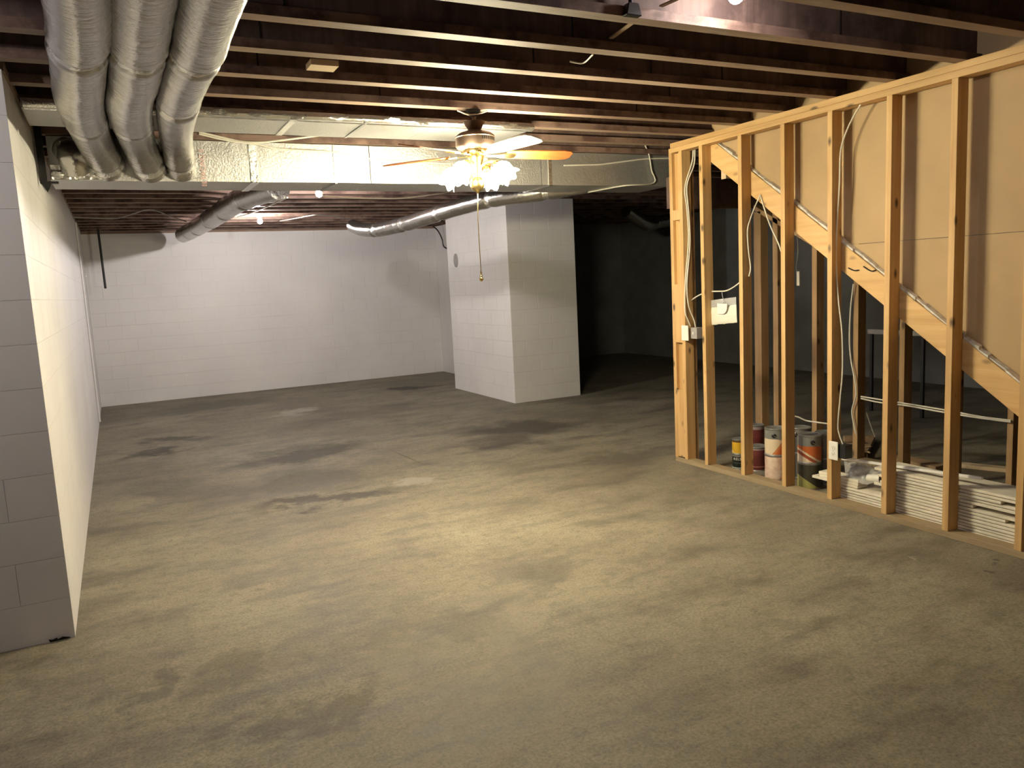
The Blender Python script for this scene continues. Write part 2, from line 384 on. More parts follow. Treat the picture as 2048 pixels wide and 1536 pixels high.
# ------------------------------------------------------------------ ceiling: subfloor, I-joists
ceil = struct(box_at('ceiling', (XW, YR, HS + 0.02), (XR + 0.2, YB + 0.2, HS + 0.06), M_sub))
for i in range(11):
    for j in range(2):
        x0, x1 = ((XW, 3.3), (3.3, XR))[j]
        y0 = YR + i * 1.53; y1 = min(y0 + 1.526, YB + 0.1)
        box_at('subfloor_panel', (x0 + 0.002, y0, HS + 0.001), (x1 - 0.002, y1, HS + 0.02), M_sub, ceil)
JP, J0, FW, FH = 0.4202, 4.481, 0.072, 0.040
def ijoist(x0, x1, yfar):
    yc = yfar - FW / 2
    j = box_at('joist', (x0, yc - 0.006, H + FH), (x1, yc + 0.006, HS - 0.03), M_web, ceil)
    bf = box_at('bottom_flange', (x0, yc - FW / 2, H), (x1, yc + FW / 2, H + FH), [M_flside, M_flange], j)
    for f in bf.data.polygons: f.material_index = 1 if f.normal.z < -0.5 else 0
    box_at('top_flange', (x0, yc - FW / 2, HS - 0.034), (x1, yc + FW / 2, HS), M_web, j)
    JO[round(yfar, 3)] = j
    return yc
JO = {}
for k in range(-17, 22):
    yf = J0 + k * JP
    if yf > YB - 0.02: continue
    if yf < 4.2: ijoist(XW + 0.01, 4.325, yf)
    elif yf < 5.28: ijoist(XL, 4.325, yf)
    elif yf < YP1 + 2: ijoist(XL, XR, yf)
    else: ijoist(XL, XR, yf)
    if yf < 5.28: ijoist(5.3, XR, yf)

M_seam = mat_plain('dark_seam', (0.012, 0.009, 0.008), 0.9)
for px, py, k in ((1680, 40, -4), (605, 8, -4), (1145, 65, -3), (572, 50, -3), (1067, 118, -2), (1302, 140, -2), (1444, 155, -2), (525, 112, -2), (1339, 182, -1), (519, 165, -1), (1273, 214, 0), (760, 190, 0)):
    yf = J0 + k * JP
    if yf < 4.2 or yf < 5.28:
        jn = JO.get(round(yf, 3)); yw = yf - FW / 2 - 0.0062; xx = ony((px, py), yw).x
        box_at('web_seam', (xx - 0.004, yw - 0.002, H + FH - 0.008), (xx + 0.004, yw, HS - 0.04), M_seam, jn)

# ------------------------------------------------------------------ stud wall (right)
XS = 4.15; SD = 0.089; SW = 0.038
sw = thing('stud_wall', (XS + SD / 2, 3.7, 0), 'open pine stud wall with top plate running along the right side of the room', 'stud wall', kind='thing')
YE = 5.232
box_at('bottom_plate', (XS, 0.6, 0.0), (XS + SD, YE, 0.038), M_sole, sw, bevel=0.002)
box_at('lower_top_plate', (XS, 0.6, 2.557), (XS + SD, YE, 2.595), M_plate, sw, bevel=0.0015)
box_at('upper_top_plate', (XS + 0.001, 0.6, 2.596), (XS + SD + 0.001, YE - 0.02, 2.634), M_plate, sw, bevel=0.0015)
# corner post: two studs with spacer blocks between and one turned behind
def stud(y1, parent=sw, x=XS, z0=0.038, z1=2.557, mat=None, w=SW, lean=0.0):
    mb = MB().hexa([(x, y1 - w, z0), (x + SD, y1 - w, z0), (x + SD, y1, z0), (x, y1, z0),
                    (x, y1 - w + lean, z1), (x + SD, y1 - w + lean, z1), (x + SD, y1 + lean, z1), (x, y1 + lean, z1)])
    return build('stud', mb, mat or M_stud, parent, bevel=0.0015)
stud(YE); stud(5.109)
for z0, z1 in ((0.05, 0.62), (1.02, 1.50), (2.02, 2.10)):
    box_at('spacer_block', (XS + 0.002, 5.109, z0), (XS + SD, 5.194, z1), M_stud, sw)
box_at('spacer_block', (XS + 0.03, 5.109, 0.05), (XS + SD, 5.194, 2.55), M_stud, sw)
box_at('backing_stud', (XS + SD, 5.08, 0.02), (XS + SD + 0.038, 5.18, 2.55), M_studdark, sw)
STUDS = [4.857, 4.445, 4.033, 3.633, 3.2155, 2.810, 2.400, 1.99, 1.58, 1.17]
for i, y in enumerate(STUDS): stud(y, lean=(0.008, -0.004, 0.0, 0.004, -0.006, 0.0, 0, 0, 0, 0)[i])

# stringer and drywall on the stair side
XD = XS + SD + 0.001
def st_top(y): return 0.931 + (y - 2.466) * 0.7085
def st_bot(y): return 0.752 + (y - 2.466) * 0.7110
ya, yb = 1.15, 4.86
mb = MB().prism([(ya, st_bot(ya)), (yb, st_bot(yb)), (yb, min(2.63, st_top(yb))), (ya, st_top(ya))], 0, XD, XD + 0.038)
strg = build('stair_stringer', mb, M_string, bevel=0.002); tag(strg, 'pale fir stair stringer sloping down behind the pine studs', 'stringer')
def sheet(name, poly, label):
    o = build(name, MB().prism(poly, 0, XD + 0.040, XD + 0.053), M_drywall); return tag(o, label, 'drywall sheet')
yd0 = 1.0; zj = 1.72
yj = 3.56
sheet('drywall_sheet', [(yd0, zj + 0.001), (yj, zj + 0.001), (yb + 0.02, 2.60), (yb + 0.02, HS - 0.005), (yd0, HS - 0.005)], 'upper tan drywall sheet above the horizontal seam, behind the studs and under the joists')
sheet('drywall_sheet', [(yd0, st_top(yd0) - 0.03), (yj - 0.03, st_top(yj) - 0.05), (yj, zj - 0.0015), (yd0, zj - 0.0015)], 'lower tan drywall sheet filling the triangle between the seam and the sloping stringer')
# broken gypsum edge lying along the stringer
pts = []; mb = MB()
y = 2.45
while y < 4.75:
    dy = random.uniform(0.05, 0.14); h = random.uniform(0.008, 0.026); hb = random.uniform(0.006, 0.02)
    x1 = XD + 0.037
    x0 = XD + random.uniform(0.002, 0.02)
    mb.hexa([(x0, y, st_top(y) + 0.001), (x1, y, st_top(y) + 0.001), (x1, y + dy, st_top(y + dy) + 0.001), (x0, y + dy, st_top(y + dy) + 0.001),
             (x0, y, st_top(y) + h), (x1, y, st_top(y) + h + .006), (x1, y + dy, st_top(y + dy) + hb + .006), (x0, y + dy, st_top(y + dy) + hb)])
    y += dy
ge = build('gypsum_edge', mb, M_gypsum); tag(ge, 'ragged white gypsum edge lying along the top of the stair stringer', 'gypsum edge')

# second stud wall, far side of the stairs
X2 = 5.20
s2 = thing('stud_wall', (X2 + SD / 2, 4.2, 0), 'dim second stud wall seen through the first, beyond the stair stringer', 'stud wall', kind='thing')
box_at('bottom_plate', (X2, 0.6, 0), (X2 + SD, 5.375, 0.038), M_sole, s2)
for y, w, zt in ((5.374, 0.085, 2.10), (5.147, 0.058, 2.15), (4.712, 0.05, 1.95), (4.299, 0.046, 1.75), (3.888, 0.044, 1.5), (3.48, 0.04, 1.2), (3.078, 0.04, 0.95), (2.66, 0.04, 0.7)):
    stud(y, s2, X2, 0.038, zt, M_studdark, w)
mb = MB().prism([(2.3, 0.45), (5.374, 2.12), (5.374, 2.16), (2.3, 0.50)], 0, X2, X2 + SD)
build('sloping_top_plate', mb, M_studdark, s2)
box_at('landing_beam', (4.30, 5.42, 2.14), (6.6, 5.46, 2.40), M_web, s2)

# ------------------------------------------------------------------ main duct trunk
YT, ZB, ZT = 5.70, 2.362, 2.628
tx0, tx1 = -0.27, ony((1338, 330), 5.70).x
def duct_box(name, x0, x1, y0, y1, z0, z1, mat, parent, nx=40, amp=0.003):
    mb = MB(); n = nx
    vs = []; fs = []
    ring_ = []
    ny = 6; nz = 5
    for i in range(ny): ring_.append((y0 + (y1 - y0) * i / ny, z0))
    for i in range(nz): ring_.append((y1, z0 + (z1 - z0) * i / nz))
    for i in range(ny): ring_.append((y1 - (y1 - y0) * i / ny, z1))
    for i in range(nz): ring_.append((y0, z1 - (z1 - z0) * i / nz))
    m = len(ring_)
    for i in range(n + 1):
        x = x0 + (x1 - x0) * i / n
        for (yy, zz) in ring_:
            q = noise.noise_vector(V((x * 3, yy * 5, zz * 5)))
            vs.append((x, yy + q.y * amp, zz + q.z * amp))
    for i in range(n):
        for k in range(m): fs.append((i * m + k, i * m + (k + 1) % m, (i + 1) * m + (k + 1) % m, (i + 1) * m + k))
    fs += [tuple(range(m)), tuple(n * m + k for k in range(m))[::-1]]
    return build(name, mb.add(vs, fs), mat, parent)
tr = thing('duct_trunk', (2, YT + 0.2, ZB), 'long foil-faced rectangular duct trunk crossing the room under the joists behind the fan', 'duct')
secs = [tx0, 0.955, 1.78, 3.22, tx1]
for i in range(4): duct_box('duct_section', secs[i] + 0.003, secs[i + 1] - 0.003, YT, YT + 0.46, ZB, ZT, M_board, tr, 24)
for x, wd in ((0.955, 0.05), (1.52, 0.018), (3.30, 0.03)):
    b = MB().box((x - wd / 2, YT - 0.006, ZB - 0.005), (x + wd / 2, YT - 0.001, ZT)).box((x - wd / 2, YT - 0.006, ZB - 0.006), (x + wd / 2, YT + 0.465, ZB - 0.001))
    build('tape_band' if wd > 0.02 else 'hanger_strap', b, M_tape if wd > 0.02 else M_metal, tr)
# bent straps at the right end of the trunk
def tubething(name, pts, r, mat, label, cat, group=None, n=6, seg=6):
    o = build(name, MB().tube(smoothpts(pts, n) if n > 1 else pts, r, seg), mat, smooth=True); return tag(o, label, cat, group)
tubething('hanger_wire', [ony((1290, 290), 5.68), ony((1298, 310), 5.68), ony((1303, 340), 5.68), ony((1307, 366), 5.68), V((3.99, 5.66, ZB - 0.006)), V((3.92, 6.17, ZB - 0.006))], 0.006, M_cable, 'pale hanger wire looped under the right end of the duct trunk', 'wire')
# printed line on the duct facing: faded red letters running up the foil
def text3d(name, body, size, mat, parent, pos, xdir, ydir, extrude=0.0003):
    cu = bpy.data.curves.new(name, 'FONT'); cu.body = body; cu.size = size; cu.extrude = extrude; cu.align_x = 'CENTER'; cu.align_y = 'CENTER'; cu.resolution_u = 3
    cu.materials.append(mat); o = bpy.data.objects.new(name, cu); COL.objects.link(o)
    x = V(xdir).normalized(); y = V(ydir).normalized(); z = x.cross(y)
    R = Matrix((x, y, z)).transposed().to_4x4()
    if parent: o.parent = parent; R.translation = V(pos) - wloc(parent)
    else: R.translation = V(pos)
    dg = bpy.context.evaluated_depsgraph_get()
    me = bpy.data.meshes.new_from_object(o.evaluated_get(dg)); me.materials.clear(); me.materials.append(mat)
    o2 = bpy.data.objects.new(name, me); COL.objects.link(o2); o2.parent = parent; o2.matrix_local = R
    bpy.data.objects.remove(o); bpy.data.curves.remove(cu); return o2
M_redink = mat_plain('faded_red_ink', (0.62, 0.36, 0.33), 0.6)
text3d('printed_line', 'III FACING II', 0.045, M_redink, tr, ony((407, 345), YT - 0.004) + V((0, -0.004, 0.03)), (0, 0, 1), (-1, 0, 0))
# angle bracket hanging the trunk at the left wall
br = MB().box((XL + 0.012, 5.62, ZB - 0.03), (XL + 0.05, 5.66, H + 0.02)).box((XL + 0.012, 5.62, ZB - 0.030), (XL + 0.11, 5.66, ZB - 0.018))
br.prism([(XL + 0.012, ZB - 0.02), (XL + 0.075, ZB - 0.02), (XL + 0.06, ZB - 0.06), (XL + 0.045, ZB - 0.085), (XL + 0.03, ZB - 0.05)], 1, 5.615, 5.62)
tag(build('hanger_bracket', br, M_black), 'black metal bracket holding the left end of the duct trunk to the white wall', 'bracket')

# upper flat duct
ud = thing('flat_duct', (1.1, 4.95, 2.58), 'shallow foil-wrapped duct running just under the joists above the main trunk', 'duct')
UY, UZ, UT = 4.72, 2.587, 2.634
for a, b_ in ((XL + 0.02, 1.03), (1.03, 1.90), (1.90, 2.62)):
    if b_ < 2.6: duct_box('duct_section', a + 0.002, b_ - 0.002, UY, UY + 0.47, UZ, UT, M_board, ud, 16, 0.002)
    else:
        mb = MB().hexa([(a, UY, UZ), (2.60, UY, UZ), (2.56, UY + 0.47, UZ), (a, UY + 0.47, UZ), (a, UY, UT), (2.60, UY, UT), (2.56, UY + 0.47, UT), (a, UY + 0.47, UT)])
        build('duct_section', mb, M_board, ud)
mb = MB(); vs = []; fs = []; n = 150
for i in range(n + 1):
    x = XL + 0.03 + (2.62 - XL - 0.03) * i / n
    for k, (dy, z) in enumerate(((-0.004, UT - 0.001), (-0.016, UT - 0.012), (-0.020, UT - 0.03), (-0.012, UZ + 0.004), (0.03, UZ - 0.004))):
        q = noise.noise(V((x * 9, k * 1.7, 3.1))) * 0.010
        vs.append((x, UY + dy + (q if k < 4 else 0), z - abs(q) * 0.2))
for i in range(n):
    for k in range(4): fs.append((i * 5 + k, i * 5 + k + 1, (i + 1) * 5 + k + 1, (i + 1) * 5 + k))
build('foil_tape', mb.add(vs, fs), M_tape, ud, smooth=True)
box_at('seam_tape', (1.02, UY - 0.004, UZ - 0.003), (1.06, UY + 0.47, UZ - 0.0005), M_tape, ud)
box_at('hanger_strap', (1.46, UY - 0.018, UZ - 0.004), (1.478, UY + 0.472, UZ - 0.001), M_metal, ud)

# ------------------------------------------------------------------ flexible ducts
def flex(name, pts, rad, bands, label, group=None, seg=28, step=0.012, wr=1.0, cat='flexible duct', seed=0.0):
    P = smoothpts(pts, 40)
    # resample by length
    out = [P[0]]; acc = 0
    for a, b in zip(P, P[1:]):
        d = (b - a).length; acc += d
        if acc >= step: out.append(b); acc = 0
    P = out; Ls = [0]
    for a, b in zip(P, P[1:]): Ls.append(Ls[-1] + (b - a).length)
    tot = Ls[-1]; bl = [(t * tot if t <= 1 else Ls[min(range(len(P)), key=lambda i: abs(pyof(P[i]) - t))]) for t in bands]
    root = thing(name, pts[len(pts) // 2], label, cat, group)
    edges = [0.0] + bl + [tot]
    def surf(a, b, off, kind):
        idx = [i for i, l in enumerate(Ls) if a - step * 0.6 <= l <= b + step * 0.6]
        if len(idx) < 2: return None
        vs = []; fs = []; u = None
        for c, i in enumerate(idx):
            t = (P[min(i + 1, len(P) - 1)] - P[max(i - 1, 0)]).normalized()
            if u is None:
                up = V((0, 0, 1)) if abs(t.z) < 0.9 else V((1, 0, 0)); u = t.cross(up).normalized()
            u = (u - t * u.dot(t)).normalized(); w_ = t.cross(u)
            l = Ls[i]
            r = rad(l / tot) if callable(rad) else rad
            dmin = min(abs(l - q) for q in bl) if bl else 1
            neck = 1 - 0.13 * math.exp(-(dmin / 0.030) ** 2) + 0.035 * math.exp(-((dmin - 0.075) / 0.04) ** 2)
            for k in range(seg):
                an = 2 * math.pi * k / seg; cs = V((math.cos(an), math.sin(an), 0))
                q = noise.noise(V((cs.x * 1.6 + seed, cs.y * 1.6, l * 9))) * 0.020 + noise.noise(V((cs.x * 4, cs.y * 4 + seed, l * 30))) * 0.013 * wr
                q += noise.noise(V((cs.x * 7, cs.y * 7 + seed, l * 14))) * 0.05 * math.exp(-(dmin / 0.07) ** 2) * wr
                vs.append(P[i] + (u * cs.x + w_ * cs.y) * (r * (neck + q) + off))
        m = len(idx)
        for i in range(m - 1):
            for k in range(seg): fs.append((i * seg + k, i * seg + (k + 1) % seg, (i + 1) * seg + (k + 1) % seg, (i + 1) * seg + k))
        fs += [tuple(range(seg)), tuple((m - 1) * seg + k for k in range(seg))]
        return build(kind, MB().add(vs, fs), M_flex if kind == 'sleeve' else M_tape, root, smooth=True)
    for a, b in zip(edges, edges[1:]): surf(a, b, 0, 'sleeve')
    for q in bl: surf(q - 0.022, q + 0.022, 0.0015, 'tape_band')
    return root
def pyof(p):
    v = p - CAM; c = RX * v.x + RY * v.y + RZ * v.z
    return CY + F * c.y / c.z if c.z > 0.3 else 1e6
def path(px, z=2.505, yend=YT + 0.02, back=2.0):
    pts = [onz(p, z) for p in px[:-2]]
    a = pts[0]; pts = [V((a.x - 0.004, a.y - back, z + 0.02))] + pts
    pts += [ony(px[-2], 5.25), ony(px[-1], yend)]
    return pts
f1 = [(155, 0), (156, 82), (157, 150), (160, 205), (185, 272), (216, 330)]
f2 = [(284, 0), (276, 82), (268, 150), (258, 205), (272, 272), (300, 334)]
f3 = [(418, 0), (398, 82), (370, 150), (355, 205), (352, 272), (362, 336)]
rr = lambda t: 0.093 + 0.012 * t
flex('flexible_duct', path(f1), rr, [85, 236, 0.985], 'left silver flexible duct of the three running overhead into the duct trunk', 'silver flexible ducts overhead', seed=1.3)
flex('flexible_duct', path(f2), rr, [92, 240, 0.985], 'middle silver flexible duct of the three running overhead into the duct trunk', 'silver flexible ducts overhead', seed=5.1)
flex('flexible_duct', path(f3), lambda t: 0.102 - 0.008 * t, [100, 198, 0.985], 'rightmost silver flexible duct of the three running overhead into the duct trunk', 'silver flexible ducts overhead', seed=9.7)
# crumpled foil elbow at the left end
flex('foil_elbow', [V((-0.19, 6.1, 2.60)), V((-0.17, 5.80, 2.56)), V((-0.13, 5.62, 2.50)), V((-0.12, 5.66, 2.41))], 0.085, [0.72], 'crumpled foil elbow at the left end of the duct trunk beside the flexible ducts', None, wr=2.2, cat='duct elbow', seed=3.3)
mb = MB(); n, m = 46, 10; vs = []; fs = []
for i in range(n + 1):
    for k in range(m + 1):
        x = -0.26 + 0.36 * i / n; z = ZB + 0.002 + 0.085 * k / m
        q = noise.noise(V((x * 40, z * 55, 1))) * 0.016 + noise.noise(V((x * 14, z * 20, 5))) * 0.016
        vs.append((x, YT - 0.020 + q, z))
for i in range(n):
    for k in range(m): fs.append((i * (m + 1) + k, (i + 1) * (m + 1) + k, (i + 1) * (m + 1) + k + 1, i * (m + 1) + k + 1))
build('crumpled_tape', mb.add(vs, fs), M_tape, tr, smooth=True)
# two runs beyond the trunk
z1 = 2.50
flex('flexible_duct', [onz((556, 374), 2.515), onz((520, 385), 2.52), onz((477, 402), 2.52), onz((433, 431), 2.52), onz((397, 453), 2.515), onz((378, 464), 2.515), onz((366, 470), 2.515)],
     0.110, [0.16, 0.36, 0.55, 0.74, 0.88], 'grey flexible duct hanging under the far joists left of the two bare bulbs', wr=0.7, seed=12)
flex('flexible_duct', [V((3.9, 6.1, 2.42)), ony((1060, 388), 6.4), ony((985, 398), 6.75), ony((900, 420), 7.3), ony((820, 445), 8.0), ony((760, 459), 8.6), ony((725, 459), 9.1), ony((706, 452), 9.4)],
     0.078, [0.10, 0.26, 0.46, 0.64, 0.80], 'slim silver flexible duct sagging from the trunk past the top of the pier', wr=0.7, seed=20)
flex('flexible_duct', [V((8.7, 10.6, 2.5)), V((8.0, 10.4, 2.42)), V((7.55, 10.1, 2.36)), V((7.1, 10.0, 2.56))], 0.10, [0.5], 'dark flexible duct hanging in the unlit corner right of the pier', wr=0.7, seed=31)

# ------------------------------------------------------------------ ceiling fan
FY = 4.445
FC = ony((951, 300), FY); FX = FC.x
def fz(py): return ony((951, py), FY).z
fan = thing('ceiling_fan', (FX, FY, H), 'lit ceiling fan with brass light kit hanging in front of the duct trunk', 'ceiling fan')
fo_ = V((FX, FY, 0))
def lat(name, prof, mat, parent=fan, seg=28): return build(name, MB().lathe(prof, seg, fo_), mat, parent, smooth=True)
lat('hanger_bracket', [(0.045, H - 0.002), (0.045, H - 0.022), (0.02, H - 0.04)], M_black)
lat('downrod', [(0.011, H - 0.03), (0.011, fz(266))], M_pewter, seg=12)
zc0, zc1 = fz(262), fz(244)
can_ = lat('canopy', [(0.034, zc0), (0.040, zc0 + 0.008), (0.052, (zc0 + zc1) / 2), (0.066, zc1 - 0.004), (0.067, zc1), (0.062, zc1), (0.048, (zc0 + zc1) / 2), (0.034, zc0 + 0.004)], M_pewter)
a, b_ = fz(264), fz(300)
mot = lat('motor_housing', [(0.035, a + 0.012), (0.055, a + 0.004), (0.100, a - 0.010), (0.120, a - 0.026), (0.124, a - 0.034), (0.119, a - 0.038), (0.119, b_ + 0.022), (0.108, b_ + 0.006), (0.085, b_)], M_pewter)
for k in range(9):
    an = math.radians(-64.8 - 28 + 7 * k); c_, s_ = math.cos(an), math.sin(an)
    zz = (a - 0.05)
    mb = MB().box((0.1185, -0.0022, zz - 0.010), (0.1205, 0.0022, zz + 0.010)); mb.v = [V((FX + p.x * c_ - p.y * s_, FY + p.x * s_ + p.y * c_, p.z)) for p in mb.v]
    build('vent_slot', mb, M_black, mot)
lat('flywheel', [(0.070, fz(309)), (0.078, fz(306)), (0.078, b_ + 0.002), (0.07, b_ + 0.004)], M_brass)
zb = fz(304)
lat('switch_housing', [(0.020, fz(356)), (0.028, fz(345)), (0.035, fz(330)), (0.047, fz(318)), (0.052, fz(313)), (0.05, fz(308))], M_brass)
zbc = fz(368)
lat('brass_ball', [(0.004, zbc - 0.060)] + [(0.047 * math.cos(t), zbc + 0.047 * math.sin(t)) for t in [math.radians(q) for q in range(-75, 80, 15)]] + [(0.018, fz(352))], M_brass)
RT = V((0.905, -0.425, 0)); AW = V((0.425, 0.905, 0))
def dirn(deg): return RT * math.cos(math.radians(deg)) + AW * math.sin(math.radians(deg))
UPZ = V((0, 0, 1))
for i, dg in enumerate((15, -57, 87, 159, 231)):
    d = dirn(dg); t = UPZ.cross(d); pit = math.radians(13)
    wv = t * math.cos(pit) + UPZ * math.sin(pit) * (-1); nv = d.cross(wv)
    base = V((FX, FY, fz(309)))
    def pt(r, w_, h=0): return base + d * r + wv * w_ + nv * h - UPZ * (0.012 * max(0, (r - 0.1)))
    out = []; R0, R1 = 0.19, 0.62
    prof = [(R0, 0.045), (R0 + 0.02, 0.055), (0.30, 0.060), (0.45, 0.066), (0.56, 0.068), (0.60, 0.060), (R1, 0.035)]
    outl = [(r, w_) for r, w_ in prof] + [(r, -w_) for r, w_ in prof[::-1]]
    n = len(outl)
    mb = MB().add([pt(r, w_, 0.003) for r, w_ in outl] + [pt(r, w_, -0.003) for r, w_ in outl], [tuple(range(n)), tuple(range(n, 2 * n))[::-1]] + [(k, (k + 1) % n, n + (k + 1) % n, n + k) for k in range(n)])
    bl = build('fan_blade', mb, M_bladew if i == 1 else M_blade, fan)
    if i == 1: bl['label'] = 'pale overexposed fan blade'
    ir = [(0.06, 0.016), (0.12, 0.012), (0.17, 0.030), (0.23, 0.036), (0.25, 0.02)]
    outl = ir + [(r, -w_) for r, w_ in ir[::-1]]; n = len(outl)
    mb = MB().add([pt(r, w_, -0.004) for r, w_ in outl] + [pt(r, w_, -0.010) for r, w_ in outl], [tuple(range(n)), tuple(range(n, 2 * n))[::-1]] + [(k, (k + 1) % n, n + (k + 1) % n, n + k) for k in range(n)])
    build('blade_iron', mb, M_brass, bl)
for dg in (-28, -118, 152, 62):
    d = dirn(dg)
    c0 = V((FX, FY, fz(334)))
    arm = [c0 + d * 0.03, c0 + d * 0.07 + UPZ * 0.022, c0 + d * 0.125 + UPZ * 0.02, c0 + d * 0.147 - UPZ * 0.002]
    ao = build('lamp_arm', MB().tube(smoothpts(arm, 5), 0.007, 10), M_brass, fan, smooth=True)
    ax = (d * 0.72 - UPZ * 0.69).normalized()
    u = ax.cross(UPZ).normalized(); w_ = ax.cross(u); Rm = Matrix((u, w_, ax)).transposed()
    o0 = c0 + d * 0.140 + UPZ * 0.002
    build('lamp_socket', MB().lathe([(0.012, -0.02), (0.022, -0.014), (0.026, 0.0), (0.026, 0.012), (0.018, 0.014)], 18, o0, Rm), M_brass, ao, smooth=True)
    seg = 30; prof = [(0.024, 0.006), (0.036, 0.016), (0.050, 0.036), (0.056, 0.058), (0.053, 0.078), (0.050, 0.092), (0.056, 0.106), (0.064, 0.116)]
    vs = []; fs = []
    for i, (r, z) in enumerate(prof):
        for k in range(seg):
            an = 2 * math.pi * k / seg
            pet = (i / 7) ** 3
            rr_ = r * (1 + 0.10 * pet * math.cos(6 * an)); zz = z + 0.010 * pet * math.cos(6 * an)
            vs.append(o0 + Rm @ V((rr_ * math.cos(an), rr_ * math.sin(an), zz)))
    for i in range(len(prof) - 1):
        for k in range(seg): fs.append((i * seg + k, i * seg + (k + 1) % seg, (i + 1) * seg + (k + 1) % seg, (i + 1) * seg + k))
    sh = build('lamp_shade', MB().add(vs, fs), M_shade, fan, smooth=True)
    build('lamp_bulb', MB().lathe([(0.012, 0.012), (0.020, 0.03), (0.026, 0.055), (0.022, 0.078), (0.008, 0.090)], 16, o0, Rm), M_shade, sh, smooth=True)
chb = ony((962, 546), FY - 0.02)
ch = build('pull_chain', MB().tube(smoothpts([V((FX, FY, zbc - 0.05)), ony((956, 440), FY - 0.01), ony((960, 510), FY - 0.018), chb], 5), 0.0026, 6), M_brass, fan, smooth=True)
build('chain_pendant', MB().lathe([(0.003, 0.012), (0.006, 0.0), (0.004, -0.008), (0.010, -0.016), (0.005, -0.024), (0.013, -0.034), (0.014, -0.040), (0.004, -0.052)][::-1], 14, chb), M_brass, ch, smooth=True)

# ------------------------------------------------------------------ bare bulbs
def bulb(i, pos, ztop, L_, label, r=0.031):
    root = thing('bare_bulb', (pos.x, pos.y, ztop), label, 'light bulb')
    o = V((pos.x, pos.y, 0)); z = pos.z
    build('lampholder', MB().lathe([(0.055, ztop), (0.055, ztop - 0.012), (0.034, ztop - 0.03), (0.024, min(ztop - 0.032, z + 0.062)), (0.014, z + 0.055)], 22, o), M_porc, root, smooth=True)
    build('glass_bulb', MB().lathe([(0.013, z + 0.056), (0.016, z + 0.040), (r * 0.85, z + 0.020)] + [(r * math.cos(t), z + r * math.sin(t)) for t in [math.radians(q) for q in (20, 0, -20, -40, -60, -80)]], 22, o), mat_bulb(i, L_), root, smooth=True)
p1 = onz((638, 388), 2.535); p2 = onz((520, 443), 2.545)
bulb(1, p1, H, BULB1_L, 'bare glowing bulb just beyond the duct trunk, upper one of the pair')
bulb(2, p2, H, BULB2_L, 'bare glowing bulb nearer the back wall, lower one of the pair')
p3 = ony((1472, -8), 2.545)
bulb(3, p3, H + 0.19, BULB3_L, 'bare glowing bulb between the nearest joists at the top edge of the picture')
bulb(4, V((-1.25, 2.85, 2.53)), H, BULB4_L, 'added unseen bulb left of the silver ducts, lighting the wall end')  # out of view; added to brighten the wall end

# ------------------------------------------------------------------ cables on and behind the stud wall
def cable(px, plane, r, label, mat=M_cable, group=None, seg=6, f=onx):
    return tubething('cable', [f(p, plane) for p in px], r, mat, label, 'cable', group, seg=seg)
cable([(1387, 297), (1384, 325), (1370, 375), (1374, 420), (1377, 480), (1371, 560), (1370, 620), (1376, 640), (1381, 652)], 5.060, 0.0055, 'left one of two white cables hanging beside the corner post to the switch plate', f=ony)
cable([(1390, 297), (1388, 330), (1374, 372), (1378, 430), (1380, 490), (1374, 565), (1377, 610), (1388, 640), (1391, 656)], 5.045, 0.0055, 'right one of two white cables hanging beside the corner post to the grey box', f=ony)
cable([(1374, 622), (1378, 606), (1392, 594), (1409, 586), (1424, 583), (1450, 582), (1466, 575), (1482, 563)], 4.225, 0.0055, 'white cable running sideways between the first studs and carrying the plastic bag')
tubething('cable', [onx((1521, 389), XD - 0.006), onx((1516, 400), XD - 0.02)] + [ony(p, 4.385) for p in ((1509, 416), (1500, 440), (1495, 462), (1497, 500), (1501, 535), (1498, 553))], 0.005, M_cable, 'white cable dangling from the notch in the stringer, free left end', 'cable', seg=6)
cable([(1521, 391), (1528, 415), (1540, 450), (1556, 485), (1567, 515)], XD - 0.006, 0.005, 'white cable running down right from the notch in the stringer behind a stud')
cable([(1722, 208), (1706, 235), (1691, 268), (1681, 305), (1679, 370), (1674, 450), (1672, 520), (1677, 600), (1684, 665), (1685, 740), (1680, 800), (1676, 850), (1679, 870), (1686, 889)], 4.19, 0.005, 'pale cable hanging from the top plate past the outlet stud to a cut end', M_cable)
cable([(1707, 568), (1701, 620), (1699, 680), (1702, 720), (1709, 758), (1712, 790), (1704, 820), (1707, 845), (1712, 868)], 5.17, 0.006, 'dull cable hanging down beside a far stud behind the outlet')
cable([(1722, 793), (1760, 799), (1811, 807), (1890, 820), (1960, 833), (2022, 841)], 5.18, 0.006, 'upper of two pale cables strung level through the far studs under the stringer')
cable([(1722, 797), (1760, 805), (1811, 811), (1890, 825), (1960, 836), (2022, 844)], 5.18, 0.006, 'lower of two pale cables strung level through the far studs under the stringer')
cable([(1582, 831), (1596, 834), (1612, 841), (1630, 844), (1660, 848)], 4.75, 0.006, 'short white cable above the paint cans')
# hooks on the stringer
def hook(px, label): return tubething('bent_nail', [onx(p, XD - 0.006) for p in px], 0.004, M_black, label, 'nail', n=3)
hook([(1697, 536), (1708, 541), (1717, 540)], 'bent dark nail in the stringer right of the outlet stud')
hook([(1727, 533), (1742, 542), (1752, 540)], 'long bent dark nail in the stringer, further right near its top edge')
